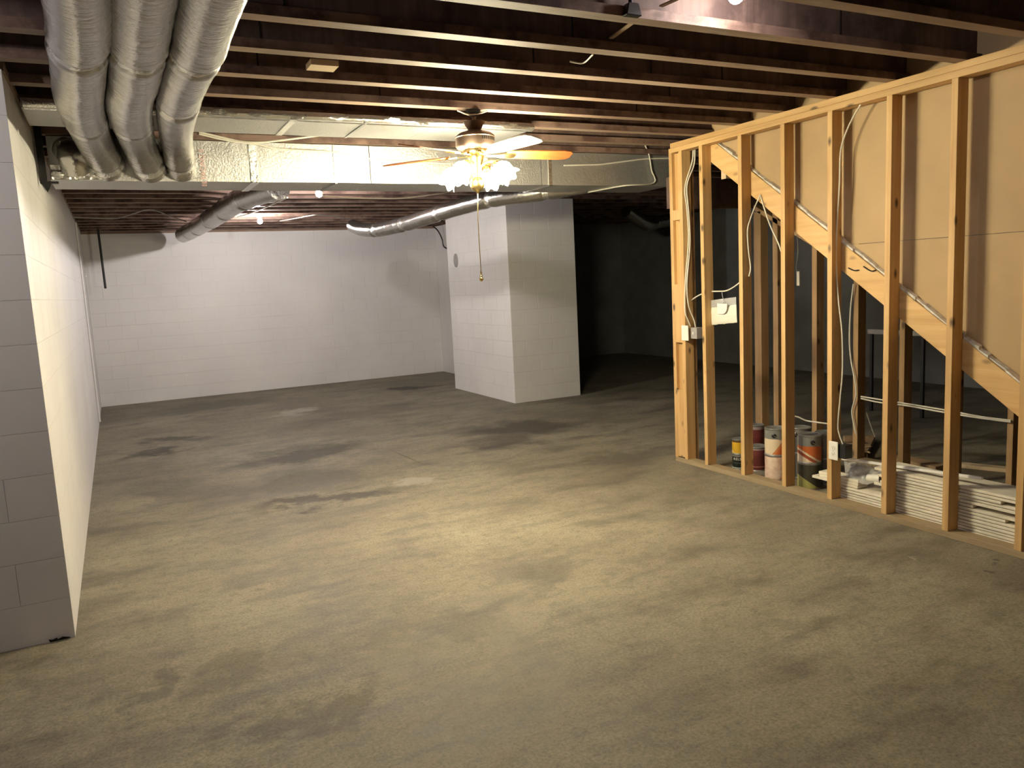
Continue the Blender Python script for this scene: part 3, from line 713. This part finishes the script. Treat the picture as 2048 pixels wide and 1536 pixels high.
# cables on the duct trunk
cable([(1128, 331), (1163, 330), (1200, 329), (1240, 324), (1290, 318), (1345, 316)], YT - 0.012, 0.006, 'pale cable running level across the right part of the duct trunk', f=ony)
cable([(398, 264), (440, 274), (480, 283), (520, 285), (560, 281), (610, 275), (640, 271)], YT - 0.03, 0.007, 'loose cable sagging in the gap above the duct trunk', f=ony)
cable([(398, 268), (450, 280), (510, 288), (545, 296), (590, 300), (660, 304), (710, 312), (770, 321), (900, 327)], YT - 0.035, 0.006, 'long pale cable draped across the face of the duct trunk, behind the fan', f=ony)
cable([(645, 392), (690, 395), (790, 397), (850, 391), (910, 383), (965, 377)], 7.55, 0.008, 'white cable swagged from the upper bare bulb toward the fan', f=ony)
cable([(146, 434), (185, 436), (230, 437), (265, 428), (290, 420), (312, 421), (345, 434), (372, 443)], 2.615, 0.008, 'thin cable looped along the underside of the far joists at left', M_cabled, f=onz)
cable([(575, 395), (540, 411), (505, 425), (475, 434)], 2.60, 0.008, 'pale cable slanting under the far joists beside the bare bulbs', f=onz)
cable([(560, 442), (590, 437), (616, 432), (640, 430), (690, 436), (720, 446)], 2.61, 0.008, 'pale cable under the far joists right of the lower bulb', M_cabled, f=onz)
cable([(915, 221), (935, 229), (955, 228), (975, 222)], FY - 0.03, 0.005, 'loop of white wire drooping at the joist above the fan', f=ony)
cable([(866, 452), (876, 462), (884, 478), (887, 492), (895, 498)], 12.9, 0.012, 'thin dark cable hanging at the back wall beside the pier', M_blackp, f=ony)
cable([(1140, 123), (1166, 126), (1186, 109)], H + 0.01, 0.004, 'short stray wire poking out between the joists right of centre', M_cable, f=onz)
# rod, conduit, bits on the ceiling
rt, rb_ = ony((195, 452), 12.85), ony((211, 577), 12.85)
rt = rb_ + (rt - rb_) * ((H + 0.003 - rb_.z) / (rt.z - rb_.z))
tubething('hanging_rod', [rt, rb_], 0.016, M_black, 'dark rod hanging at a slant from the far joists by the left corner', 'rod', n=1, seg=8)
yc = onx((165, 560), XL + 0.012).y
tubething('wall_conduit', [V((XL + 0.014, yc, 0.05)), V((XL + 0.014, yc, 2.6))], 0.012, M_paint, 'white painted conduit running up the left wall near the back corner', 'conduit', n=1, seg=10)
c = onz((645, 128), H + 0.02)
sb = box_at('scrap_block', (c.x - 0.065, c.y - 0.045, H + 0.002), (c.x + 0.065, c.y + 0.06, H + 0.028), M_lumber); tag(sb, 'pale scrap wood block wedged between two joists left of the fan', 'wood block')
c = ony((1258, 22), J0 - 4 * JP - FW - 0.002)
mb = MB().prism([(c.x - 0.036, c.z - 0.026), (c.x + 0.040, c.z - 0.026), (c.x + 0.026, c.z + 0.022), (c.x - 0.024, c.z + 0.022)], 1, c.y - 0.035, c.y)
jb = build('cable_box', mb, M_blackp, bevel=0.003); tag(jb, 'small black cable box on the joist nearest the top of the picture', 'electrical box')
build('cable_stub', MB().tube([V((c.x - 0.002, c.y - 0.015, c.z + 0.02)), V((c.x - 0.004, c.y - 0.014, c.z + 0.20))], 0.009, 8), M_blackp, jb, smooth=True)
for px, lab in ((((1222, 78), (1280, 36)), 'tan wooden slat lying across the joists below the black cable box'), (((1322, 14), (1362, -4)), 'thin tan slat slanting up beside the joist at the top of the picture')):
    a, b_ = onz(px[0], H + 0.045), onz(px[1], H + 0.045)
    d = (b_ - a).normalized(); t = V((-d.y, d.x, 0)) * 0.010
    q = [a - t, a + t, b_ + t, b_ - t]
    o = build('lath_strip', MB().hexa([p + V((0, 0, 0)) for p in q] + [p + V((0, 0, 0.006)) for p in q]), M_scrap); tag(o, lab, 'slat')

# ------------------------------------------------------------------ switch plate, outlet, bag
c = onx((1371, 666), XS)
pl = thing('switch_box', (XS, c.y, c.z - 0.057), 'blank white switch plate on the corner post with a grey box beside it', 'electrical box')
box_at('cover_plate', (XS - 0.008, c.y - 0.042, c.z - 0.062), (XS - 0.001, c.y + 0.042, c.z + 0.062), M_white, pl, bevel=0.002)
g = box_at('box_body', (XS + 0.012, c.y - 0.125, c.z - 0.045), (XS + 0.075, c.y - 0.050, c.z + 0.045), mat_plain('grey_box', (0.30, 0.28, 0.27), 0.5), pl, bevel=0.002)
box_at('knockout', (XS + 0.010, c.y - 0.082, c.z - 0.010), (XS + 0.0125, c.y - 0.074, c.z + 0.010), M_white, g)
c = onx((1668, 901), XS)
ou = thing('wall_outlet', (XS, c.y, c.z - 0.06), 'white duplex outlet low on the front of a stud above the paint cans', 'outlet')
box_at('cover_plate', (XS - 0.009, c.y - 0.037, c.z - 0.062), (XS - 0.002, c.y + 0.037, c.z + 0.062), M_white, ou, bevel=0.002)
for dz in (0.021, -0.021):
    mb = MB().prism([(c.y + 0.016 * math.cos(t), c.z + dz + 0.0145 * math.sin(t)) for t in [math.radians(q) for q in range(0, 360, 24)]], 0, XS - 0.0115, XS - 0.0085)
    rc = build('receptacle', mb, M_white, ou)
    sl = MB()
    for sy, sz, hh in ((0.006, 0.003, 0.004), (-0.006, 0.003, 0.0045)): sl.box((XS - 0.0122, c.y + sy - 0.001, c.z + dz + sz - hh), (XS - 0.0114, c.y + sy + 0.001, c.z + dz + sz + hh))
    sl.box((XS - 0.0122, c.y - 0.0022, c.z + dz - 0.0085), (XS - 0.0114, c.y + 0.0022, c.z + dz - 0.004))
    build('slots', sl, M_black, rc)
build('plate_screw', MB().lathe([(0.003, 0), (0.003, 0.001)], 10, (XS - 0.0095, c.y, c.z), Matrix.Rotation(-math.pi / 2, 3, 'Y')), M_metal, ou)
box_at('outlet_box', (XS + 0.004, c.y - 0.085, c.z - 0.045), (XS + 0.072, c.y - 0.0385 + 0.016, c.z + 0.045), M_blackp, ou)
# bag
def mat_bag(name, c, tr):
    m, nt, b = newmat(name); b.inputs['Base Color'].default_value = (*c, 1); b.inputs['Roughness'].default_value = 0.25
    b.inputs['Alpha'].default_value = tr; v = coords(nt, (60, 60, 60)); bump(nt, b, noise_(nt, v, 1, 3), 0.4, 0.003); return m
M_bag = mat_bag('bag_plastic', (0.78, 0.75, 0.66), 0.93); M_film = mat_bag('clear_film', (0.75, 0.75, 0.74), 0.40); M_flap = mat_bag('bag_flap_film', (0.42, 0.43, 0.43), 0.85)
cs = [onx(p, 4.215) for p in ((1424, 650), (1474, 645), (1472, 594), (1419, 601))]
bag = thing('plastic_bag', cs[0] * 0.5 + cs[1] * 0.5, 'white plastic bag of small parts with a round-edged tag hanging on the sideways cable', 'bag')
def pillow(name, q, mat, parent, u0, u1, v0, v1, th, nx=14, ny=12, amp=0.008):
    vs = []; fs = []
    for side in (-1, 1):
        for j in range(ny + 1):
            for i in range(nx + 1):
                u = u0 + (u1 - u0) * i / nx; v = v0 + (v1 - v0) * j / ny
                p = (q[0] * (1 - u) + q[1] * u) * (1 - v) + (q[3] * (1 - u) + q[2] * u) * v
                e = (min(i, nx - i) / nx * 2) ** 0.5 * (min(j, ny - j) / ny * 2) ** 0.5
                nz_ = noise.noise(V((u * 7, v * 7, side * 2.0)))
                vs.append(p + V((side * (th * e + abs(nz_) * amp * (0.3 + e)), 0, amp * 0.8 * noise.noise(V((u * 9, side, v * 2))) if j in (0,) else 0)))
    m = (nx + 1) * (ny + 1)
    for s_ in range(2):
        for j in range(ny):
            for i in range(nx):
                a = s_ * m + j * (nx + 1) + i; fs.append((a, a + 1, a + nx + 2, a + nx + 1))
    return build(name, MB().add(vs, fs), mat, parent, smooth=True)
pillow('bag_body', cs, M_bag, bag, 0, 1, 0, 0.70, 0.016)
pillow('bag_flap', cs, M_flap, bag, 0.0, 1.0, 0.70, 1.0, 0.003, 10, 4, 0.004)
t0 = onx((1445, 616), 4.192)
mb = MB().prism([(t0.y + 0.055, t0.z + 0.035), (t0.y + 0.052, t0.z - 0.045), (t0.y - 0.012, t0.z - 0.047), (t0.y - 0.036, t0.z - 0.036), (t0.y - 0.052, t0.z - 0.012), (t0.y - 0.056, t0.z + 0.033)], 0, 4.187, 4.191)
build('paper_tag', mb, M_white, bag)
build('bag_tie', MB().tube(smoothpts([onx((1444, 583), 4.205), onx((1445, 592), 4.20), onx((1448, 603), 4.195), onx((1444, 606), 4.193)], 4), 0.003, 6), M_metal, bag, smooth=True)
wt = onx((1596, 557), 4.75)
tg = thing('hang_tag', wt, 'small white tag hanging on a thin wire beyond the third stud from the corner post', 'tag')
box_at('card', (wt.x, wt.y - 0.012, wt.z - 0.055), (wt.x + 0.012, wt.y + 0.014, wt.z + 0.055), M_white, tg)
build('tag_wire', MB().tube(smoothpts([wt + V((0, 0, 0.05)), onx((1592, 535), 4.75), onx((1596, 505), 4.75), onx((1594, 470), 4.75)], 4), 0.0025, 5), M_cabled, tg, smooth=True)
hb = onx((1447, 346), XD + 0.03)
o = build('framing_bracket', MB().box((hb.x, hb.y - 0.03, hb.z - 0.045), (hb.x + 0.004, hb.y + 0.025, hb.z + 0.04)).box((hb.x, hb.y - 0.03, hb.z - 0.045), (hb.x + 0.05, hb.y - 0.027, hb.z + 0.04)), M_lumber); tag(o, 'small pale bracket under the high end of the stair stringer', 'bracket')

# ------------------------------------------------------------------ paint cans
def mat_label(h, r, kind):
    m, nt, b = newmat('label_' + kind)
    g = N(nt, 'ShaderNodeTexCoord')
    dz = N(nt, 'ShaderNodeVectorMath', operation='DOT_PRODUCT'); dz.inputs[1].default_value = (0, 0, 1 / h); L(nt, g.outputs['Object'], dz.inputs[0])
    du = N(nt, 'ShaderNodeVectorMath', operation='DOT_PRODUCT'); du.inputs[1].default_value = (0.80 / r, -0.60 / r, 0); L(nt, g.outputs['Object'], du.inputs[0])
    Z, U = dz.outputs['Value'], du.outputs['Value']
    def comb(a, bq):
        p = N(nt, 'ShaderNodeMath', operation='MULTIPLY'); L(nt, U, p.inputs[0]); p.inputs[1].default_value = a
        q = N(nt, 'ShaderNodeMath', operation='ADD'); L(nt, p.outputs[0], q.inputs[0]); L(nt, Z, q.inputs[1])
        t = N(nt, 'ShaderNodeMath', operation='ADD'); L(nt, q.outputs[0], t.inputs[0]); t.inputs[1].default_value = bq; return t.outputs[0]
    def cramp(src, stops):
        x = ramp(nt, src, stops); x.node.color_ramp.interpolation = 'CONSTANT'; return x
    OR, CR, GY, RD = (0.56, 0.14, 0.035), (0.72, 0.60, 0.44), (0.20, 0.21, 0.20), (0.33, 0.07, 0.03)
    zb_ = comb(0, 0)
    if kind == 'orange_swoosh': c = mix(nt, cramp(zb_, [(0, 0.0), (0.62, 1.0)]), cramp(comb(0.26, 0.22), [(0, CR), (0.30, RD), (0.42, CR), (0.50, OR)]), GY)
    elif kind == 'cream_swoosh': c = mix(nt, cramp(zb_, [(0, 0.0), (0.62, 1.0)]), cramp(comb(-0.55, 0.35), [(0, OR), (0.52, (0.60, 0.22, 0.08)), (0.66, CR)]), GY)
    elif kind == 'pink': 
        n = noise_(nt, g.outputs['Object'], 22, 4); c = mix(nt, cramp(comb(-0.35, 0.1), [(0, 1.0), (0.12, 0.0)]), ramp(nt, n, [(0.35, (0.62, 0.40, 0.32)), (0.6, (0.74, 0.60, 0.50))]), (0.55, 0.22, 0.13))
    elif kind == 'olive': c = mix(nt, cramp(comb(0.30, 0.1), [(0, 1.0), (0.34, 0.0)]), (0.045, 0.045, 0.03), (0.42, 0.40, 0.13))
    elif kind == 'yellow': c = mix(nt, cramp(comb(0.55, 0.5), [(0, 0.0), (0.16, 1.0), (0.20, 0.0)]), cramp(zb_, [(0, (0.62, 0.50, 0.16)), (0.10, (0.66, 0.40, 0.03)), (0.80, (0.09, 0.045, 0.015))]), (0.75, 0.66, 0.40))
    elif kind == 'black': c = cramp(zb_, [(0, (0.02, 0.025, 0.02)), (0.10, (0.5, 0.5, 0.46)), (0.15, (0.012, 0.016, 0.014)), (0.42, (0.10, 0.11, 0.10)), (0.46, (0.012, 0.016, 0.014)), (0.86, (0.30, 0.30, 0.28)), (0.91, (0.012, 0.016, 0.014))])
    elif kind == 'maroon': c = cramp(zb_, [(0, (0.10, 0.02, 0.018)), (0.16, (0.30, 0.12, 0.11)), (0.21, (0.10, 0.02, 0.018)), (0.66, (0.13, 0.03, 0.028)), (0.88, (0.30, 0.24, 0.24))])
    else: c = mix(nt, 0.0, (0.20, 0.19, 0.19), GY)
    L(nt, c, b.inputs['Base Color']); b.inputs['Roughness'].default_value = 0.38; return m
def can(px, z0, r, h, kind, label, at=None, bail=True, ear=None):
    p = at if at else onz(px, z0); p = V((p.x, p.y, z0))
    root = thing('paint_can', p, label, 'paint can', 'old paint cans behind the studs')
    build('can_body', MB().lathe([(r - 0.004, 0.0), (r, 0.0), (r, 0.005), (r - 0.002, 0.008), (r - 0.002, h - 0.010), (r, h - 0.007), (r + 0.001, h - 0.002), (r - 0.002, h), (r - 0.008, h - 0.001), (r - 0.010, h - 0.006)], 28, p), M_metal, root, origin=p, smooth=True)
    build('label', MB().lathe([(r - 0.0012, 0.010), (r - 0.0012, h - 0.012)], 28, p, cap=False), mat_label(h, r, kind), root, origin=p, smooth=True)
    build('lid', MB().lathe([(r - 0.009, h - 0.006), (r - 0.012, h - 0.001), (r - 0.016, h - 0.001), (r - 0.020, h - 0.005)], 28, p), M_metal, root, smooth=True)
    if ear is not None:
        d = V((math.cos(ear), math.sin(ear), 0)); u = d.cross(UPZ); Rm = Matrix((u, UPZ, d)).transposed()
        e = p + d * (r - 0.002) + V((0, 0, h * 0.76))
        build('bail_ear', MB().lathe([(0.017, 0.0), (0.017, 0.004), (0.011, 0.008), (0.003, 0.009)], 16, e, Rm), M_blackp, root, smooth=True)
        if bail:
            pts = [e + d * 0.008]
            for k in range(1, 8):
                a = ear + math.pi * k / 8
                pts.append(p + V((math.cos(a) * (r + 0.008), math.sin(a) * (r + 0.008), h * 0.76 - 0.055 * math.sin(math.pi * k / 8))))
            build('bail_handle', MB().tube(smoothpts(pts, 3), 0.002, 6), M_metal, root, smooth=True)
    return p
A0 = math.radians(215)
QR, QH, GR, GH = 0.054, 0.124, 0.083, 0.192
pb = V((4.375, onx((1478, 925), 4.375).y, 0))
can(None, 0.0, QR, QH, 'black', 'small black can with pale lettering, at the bottom of the leftmost stack', pb)
can(None, QH, QR, QH, 'yellow', 'small yellow and brown can, on top of the black can', pb)
text3d('printed_word', 'RELSI', 0.030, M_white, bpy.data.objects['paint_can'], pb + V((-0.0435, -0.0345, 0.088)), (0.62, -0.785, 0), (0, 0, 1))
pm = V((4.47, onx((1514, 920), 4.47).y, 0))
can(None, 0.0, GR, GH, 'maroon', 'dark maroon gallon can with a grey lid, left of the pink can', pm)
pm2 = V((4.70, onx((1512, 900), 4.70).y, 0))
can(None, 0.0, 0.07, 0.30, 'maroon', 'tall dark can standing behind the maroon gallon can', pm2)
pp = V((4.375, onx((1552, 920), 4.375).y, 0))
can(None, 0.0, GR, GH, 'pink', 'pale pink gallon can with peeling label, at the bottom between the studs', pp)
can(None, GH, GR, GH + 0.012, 'cream_swoosh', 'grey, orange and cream can, stacked on the pink can', pp, ear=A0)
po = V((4.375, onx((1619, 930), 4.375).y, 0))
can(None, 0.0, GR, GH, 'olive', 'dark olive gallon can with a yellow-green label patch, right of the pink can', po)
can(None, GH, GR, GH + 0.012, 'orange_swoosh', 'grey and orange can with cream stripes, stacked on the olive can', po, ear=math.radians(238))
pg1 = V((4.565, onx((1600, 905), 4.565).y, 0)); pg2 = V((4.565, onx((1653, 905), 4.565).y, 0))
can(None, 0.0, GR, GH, 'plain', 'plain grey can at the bottom of the rear stack, behind the olive can', pg1)
can(None, GH, GR, GH, 'plain', 'plain grey can on top of the rear stack, behind the orange and grey can', pg1, ear=math.radians(200))
can(None, 0.0, GR, GH, 'plain', 'plain grey can at the bottom of the rear stack by the outlet', pg2)
can(None, GH, GR, GH, 'plain', 'plain grey can on top of the rear stack by the outlet', pg2, ear=math.radians(250))

# ------------------------------------------------------------------ stacked white boards
XB0, XB1 = XS + SD + 0.016, XS + SD + 0.25
ztop = onx((1791, 942), XB0).z
nb = 15; th = ztop / nb
yl = onx((1676, 980), XB0).y + 0.05; ym = onx((1779, 960), XB0).y + 0.10
ORD = ['bottom', 'second', 'third', 'fourth', 'fifth', 'sixth', 'seventh', 'eighth', 'ninth', 'tenth', 'eleventh', 'twelfth', 'thirteenth', 'fourteenth', 'top']
zl = onx((1684, 968), XB0).z
for k in range(nb):
    long_ = (k + 1) * th < zl + 0.004
    yf = (yl + random.uniform(-0.02, 0.03)) if long_ else (ym - 0.03 + random.uniform(-0.02, 0.05))
    if k == 8: yf = onx((1802, 975), XB0).y
    yn = 2.05 + random.uniform(-0.1, 0.1)
    if k == 12: yn = onx((2003, 1000), XB0).y
    if k == 9: yn = onx((1947, 1004), XB0).y
    if k == 7: yn = onx((2012, 1032), XB0).y
    dx = random.uniform(-0.006, 0.006)
    o = box_at('white_board', (XB0 + dx, yn, k * th + 0.0006), (XB1 + dx, yf, (k + 1) * th - 0.0036), M_wboard, bevel=0.0016)
    if k == 0: lab = 'bottom white board of the long stack behind the studs'
    elif k == nb - 1: lab = 'topmost white board of the long stack behind the studs'
    else: lab = '%s white board from the bottom of the long stack behind the studs' % ORD[k]
    tag(o, lab, 'board', 'white boards in the long stack')
nl = int((zl + 0.004) / th)
zc = nl * th
a0 = onx((1624, 955), XB0).y; a1 = onx((1638, 945), XB0).y; a2 = onx((1690, 955), XB0).y
for k, (y1, lab) in enumerate(((a0, 'lowest of the three short white boards sticking out left past the outlet stud'), (a1, 'middle of the three short white boards sticking out left past the outlet stud'), (a1 + 0.01, 'uppermost of the three short white boards sticking out left past the outlet stud'))):
    o = box_at('white_board', (XB0 + 0.004 * k, a2 - 0.10, zc + k * 0.019 + 0.0006), (XB0 + 0.10, y1, zc + (k + 1) * 0.019 - 0.001), M_wboard, bevel=0.0012)
    tag(o, lab, 'board', 'short white boards by the outlet')
ra, rb = onx((1685, 917), XB0 + 0.06), onx((1965, 957), XB0 + 0.06)
rb.z = max(rb.z, ztop + 0.008)
d = (rb - ra); t = V((0.010, 0, 0)); u = V((0, 0, 0.008))
o = build('trim_strip', MB().hexa([ra - t - u, ra + t - u, rb + t - u, rb - t - u, ra - t + u, ra + t + u, rb + t + u, rb - t + u]), M_wtrim, bevel=0.0015); tag(o, 'long bright white trim strip lying slanted across the top of the board stack', 'trim strip')
# clear film over the left end of the stack, with a white plastic cup part in it
mb = MB(); n, m = 22, 16; vs = []; fs = []
q = [onx((1692, 962), XB0 + 0.01), onx((1768, 972), XB0 + 0.01), onx((1768, 935), XB0 + 0.13), onx((1688, 922), XB0 + 0.15)]
for j in range(m + 1):
    for i in range(n + 1):
        u_ = i / n; v_ = j / m
        p = (q[0] * (1 - u_) + q[1] * u_) * (1 - v_) + (q[3] * (1 - u_) + q[2] * u_) * v_
        vs.append(p + V((0, 0, 0.045 * math.sin(math.pi * u_) * math.sin(math.pi * v_) + 0.02 * noise.noise(V((u_ * 5, v_ * 5, 2))) + 0.012 * noise.noise(V((u_ * 13, v_ * 13, 7))))))
for j in range(m):
    for i in range(n): a = j * (n + 1) + i; fs.append((a, a + 1, a + n + 2, a + n + 1))
film = build('plastic_sheet', mb.add(vs, fs), M_film, smooth=True); tag(film, 'crumpled clear plastic sheet lying on the left end of the board stack', 'plastic sheet')
wc = onx((1752, 957), XB0 + 0.03)
o = build('white_cup', MB().lathe([(0.020, 0), (0.026, 0.004), (0.032, 0.10), (0.030, 0.104), (0.022, 0.01)], 20, (wc.x, wc.y + 0.06, max(zc + 0.034, wc.z - 0.01)), Matrix.Rotation(math.radians(82), 3, 'X')), M_white, smooth=True); tag(o, 'white plastic cup lying on its side by the crumpled plastic sheet', 'cup')

# ------------------------------------------------------------------ scrap under the stairs
def floorbar(name, pa, pb_, z, w_, h, mat, label, cat):
    a, b_ = onz(pa, z), onz(pb_, z); d = (b_ - a).normalized(); t = V((-d.y, d.x, 0)) * (w_ / 2)
    z0 = z - h
    qq = [a - t, a + t, b_ + t, b_ - t]
    o = build(name, MB().hexa([V((p.x, p.y, z0)) for p in qq] + [V((p.x, p.y, z)) for p in qq]), mat, bevel=0.002); return tag(o, label, cat)
floorbar('scrap_board', (1788, 911), (1884, 931), 0.04, 0.14, 0.039, M_scrap, 'brown scrap board lying on the floor behind the white board stack', 'board')
floorbar('scrap_board', (1912, 925), (2040, 938), 0.03, 0.09, 0.029, M_lumber, 'pale thin board lying on the floor beyond the right end of the stack', 'board')
fr = [onz(p, 0.06) for p in ((1688, 872), (1744, 871), (1728, 903), (1686, 902))]
wf = thing('wooden_rack', (fr[0] + fr[2]) / 2 - V((0, 0, 0.06)), 'small ladder-like wooden rack lying on the floor behind the outlet stud', 'wooden rack')
def bar(name, a, b_, w_=0.05, h=0.05):
    d = (b_ - a).normalized(); t = V((-d.y, d.x, 0)) * (w_ / 2); qq = [a - t, a + t, b_ + t, b_ - t]
    build(name, MB().hexa([p - V((0, 0, h)) for p in qq] + qq), M_scrap, wf)
bar('rail', fr[0], fr[1]); bar('rail', fr[3], fr[2]); bar('rung', (fr[0] + fr[3]) / 2, (fr[1] + fr[2]) / 2); bar('rung', fr[1], fr[2])
for k, (pa, pb_, lab) in enumerate((((1698, 899), (1742, 893), 'thin splinter of wood on the floor, right of the outlet, upper one'), ((1706, 897), (1740, 905), 'thin splinter of wood on the floor, right of the outlet, lower one'), ((1694, 892), (1728, 900), 'thin splinter of wood on the floor, right of the outlet, leftmost one'))):
    a, b_ = onz(pa, 0.07), onz(pb_, 0.07 + 0.01 * k)
    tubething('wood_splinter', [a, b_], 0.006, M_lumber, lab, 'splinter', 'wood splinters right of the outlet', n=1, seg=5)
tubething('hanging_wire', [onx((1733, 825), 5.3), onx((1741, 850), 5.3), onx((1750, 874), 5.3)], 0.004, M_cabled, 'thin dark wire rising from the scrap under the stairs', 'wire')
a, b_ = onx((1735, 662), 7.2), onx((1850, 668), 7.2)
o = build('dark_rail', MB().box((7.2, min(a.y, b_.y), a.z - 0.03), (7.25, max(a.y, b_.y), a.z + 0.02)), M_cabled); tag(o, 'dim grey rail standing in the dark beyond the far studs', 'rail')
for yy in (min(a.y, b_.y) + 0.02, max(a.y, b_.y) - 0.05): build('post', MB().box((7.21, yy, 0), (7.24, yy + 0.03, a.z - 0.03)), M_black, o)
lump = MB().add([(XL - 0.02 + 0.05 * noise.noise(V((i * 1.3, j, 0))) - 0.012 * i, YW - 0.008 - 0.010 * (j % 2), 0.002 + 0.022 * j * (0.5 + abs(noise.noise(V((i * 2.1, j * 3.0, 4)))))) for j in range(2) for i in range(8)], [(i, i + 1, 9 + i, 8 + i) for i in range(7)])
o = build('mortar_crumbs', lump, M_black); tag(o, 'dark crumbs of dirt at the foot of the white wall end', 'crumbs', kind='stuff')
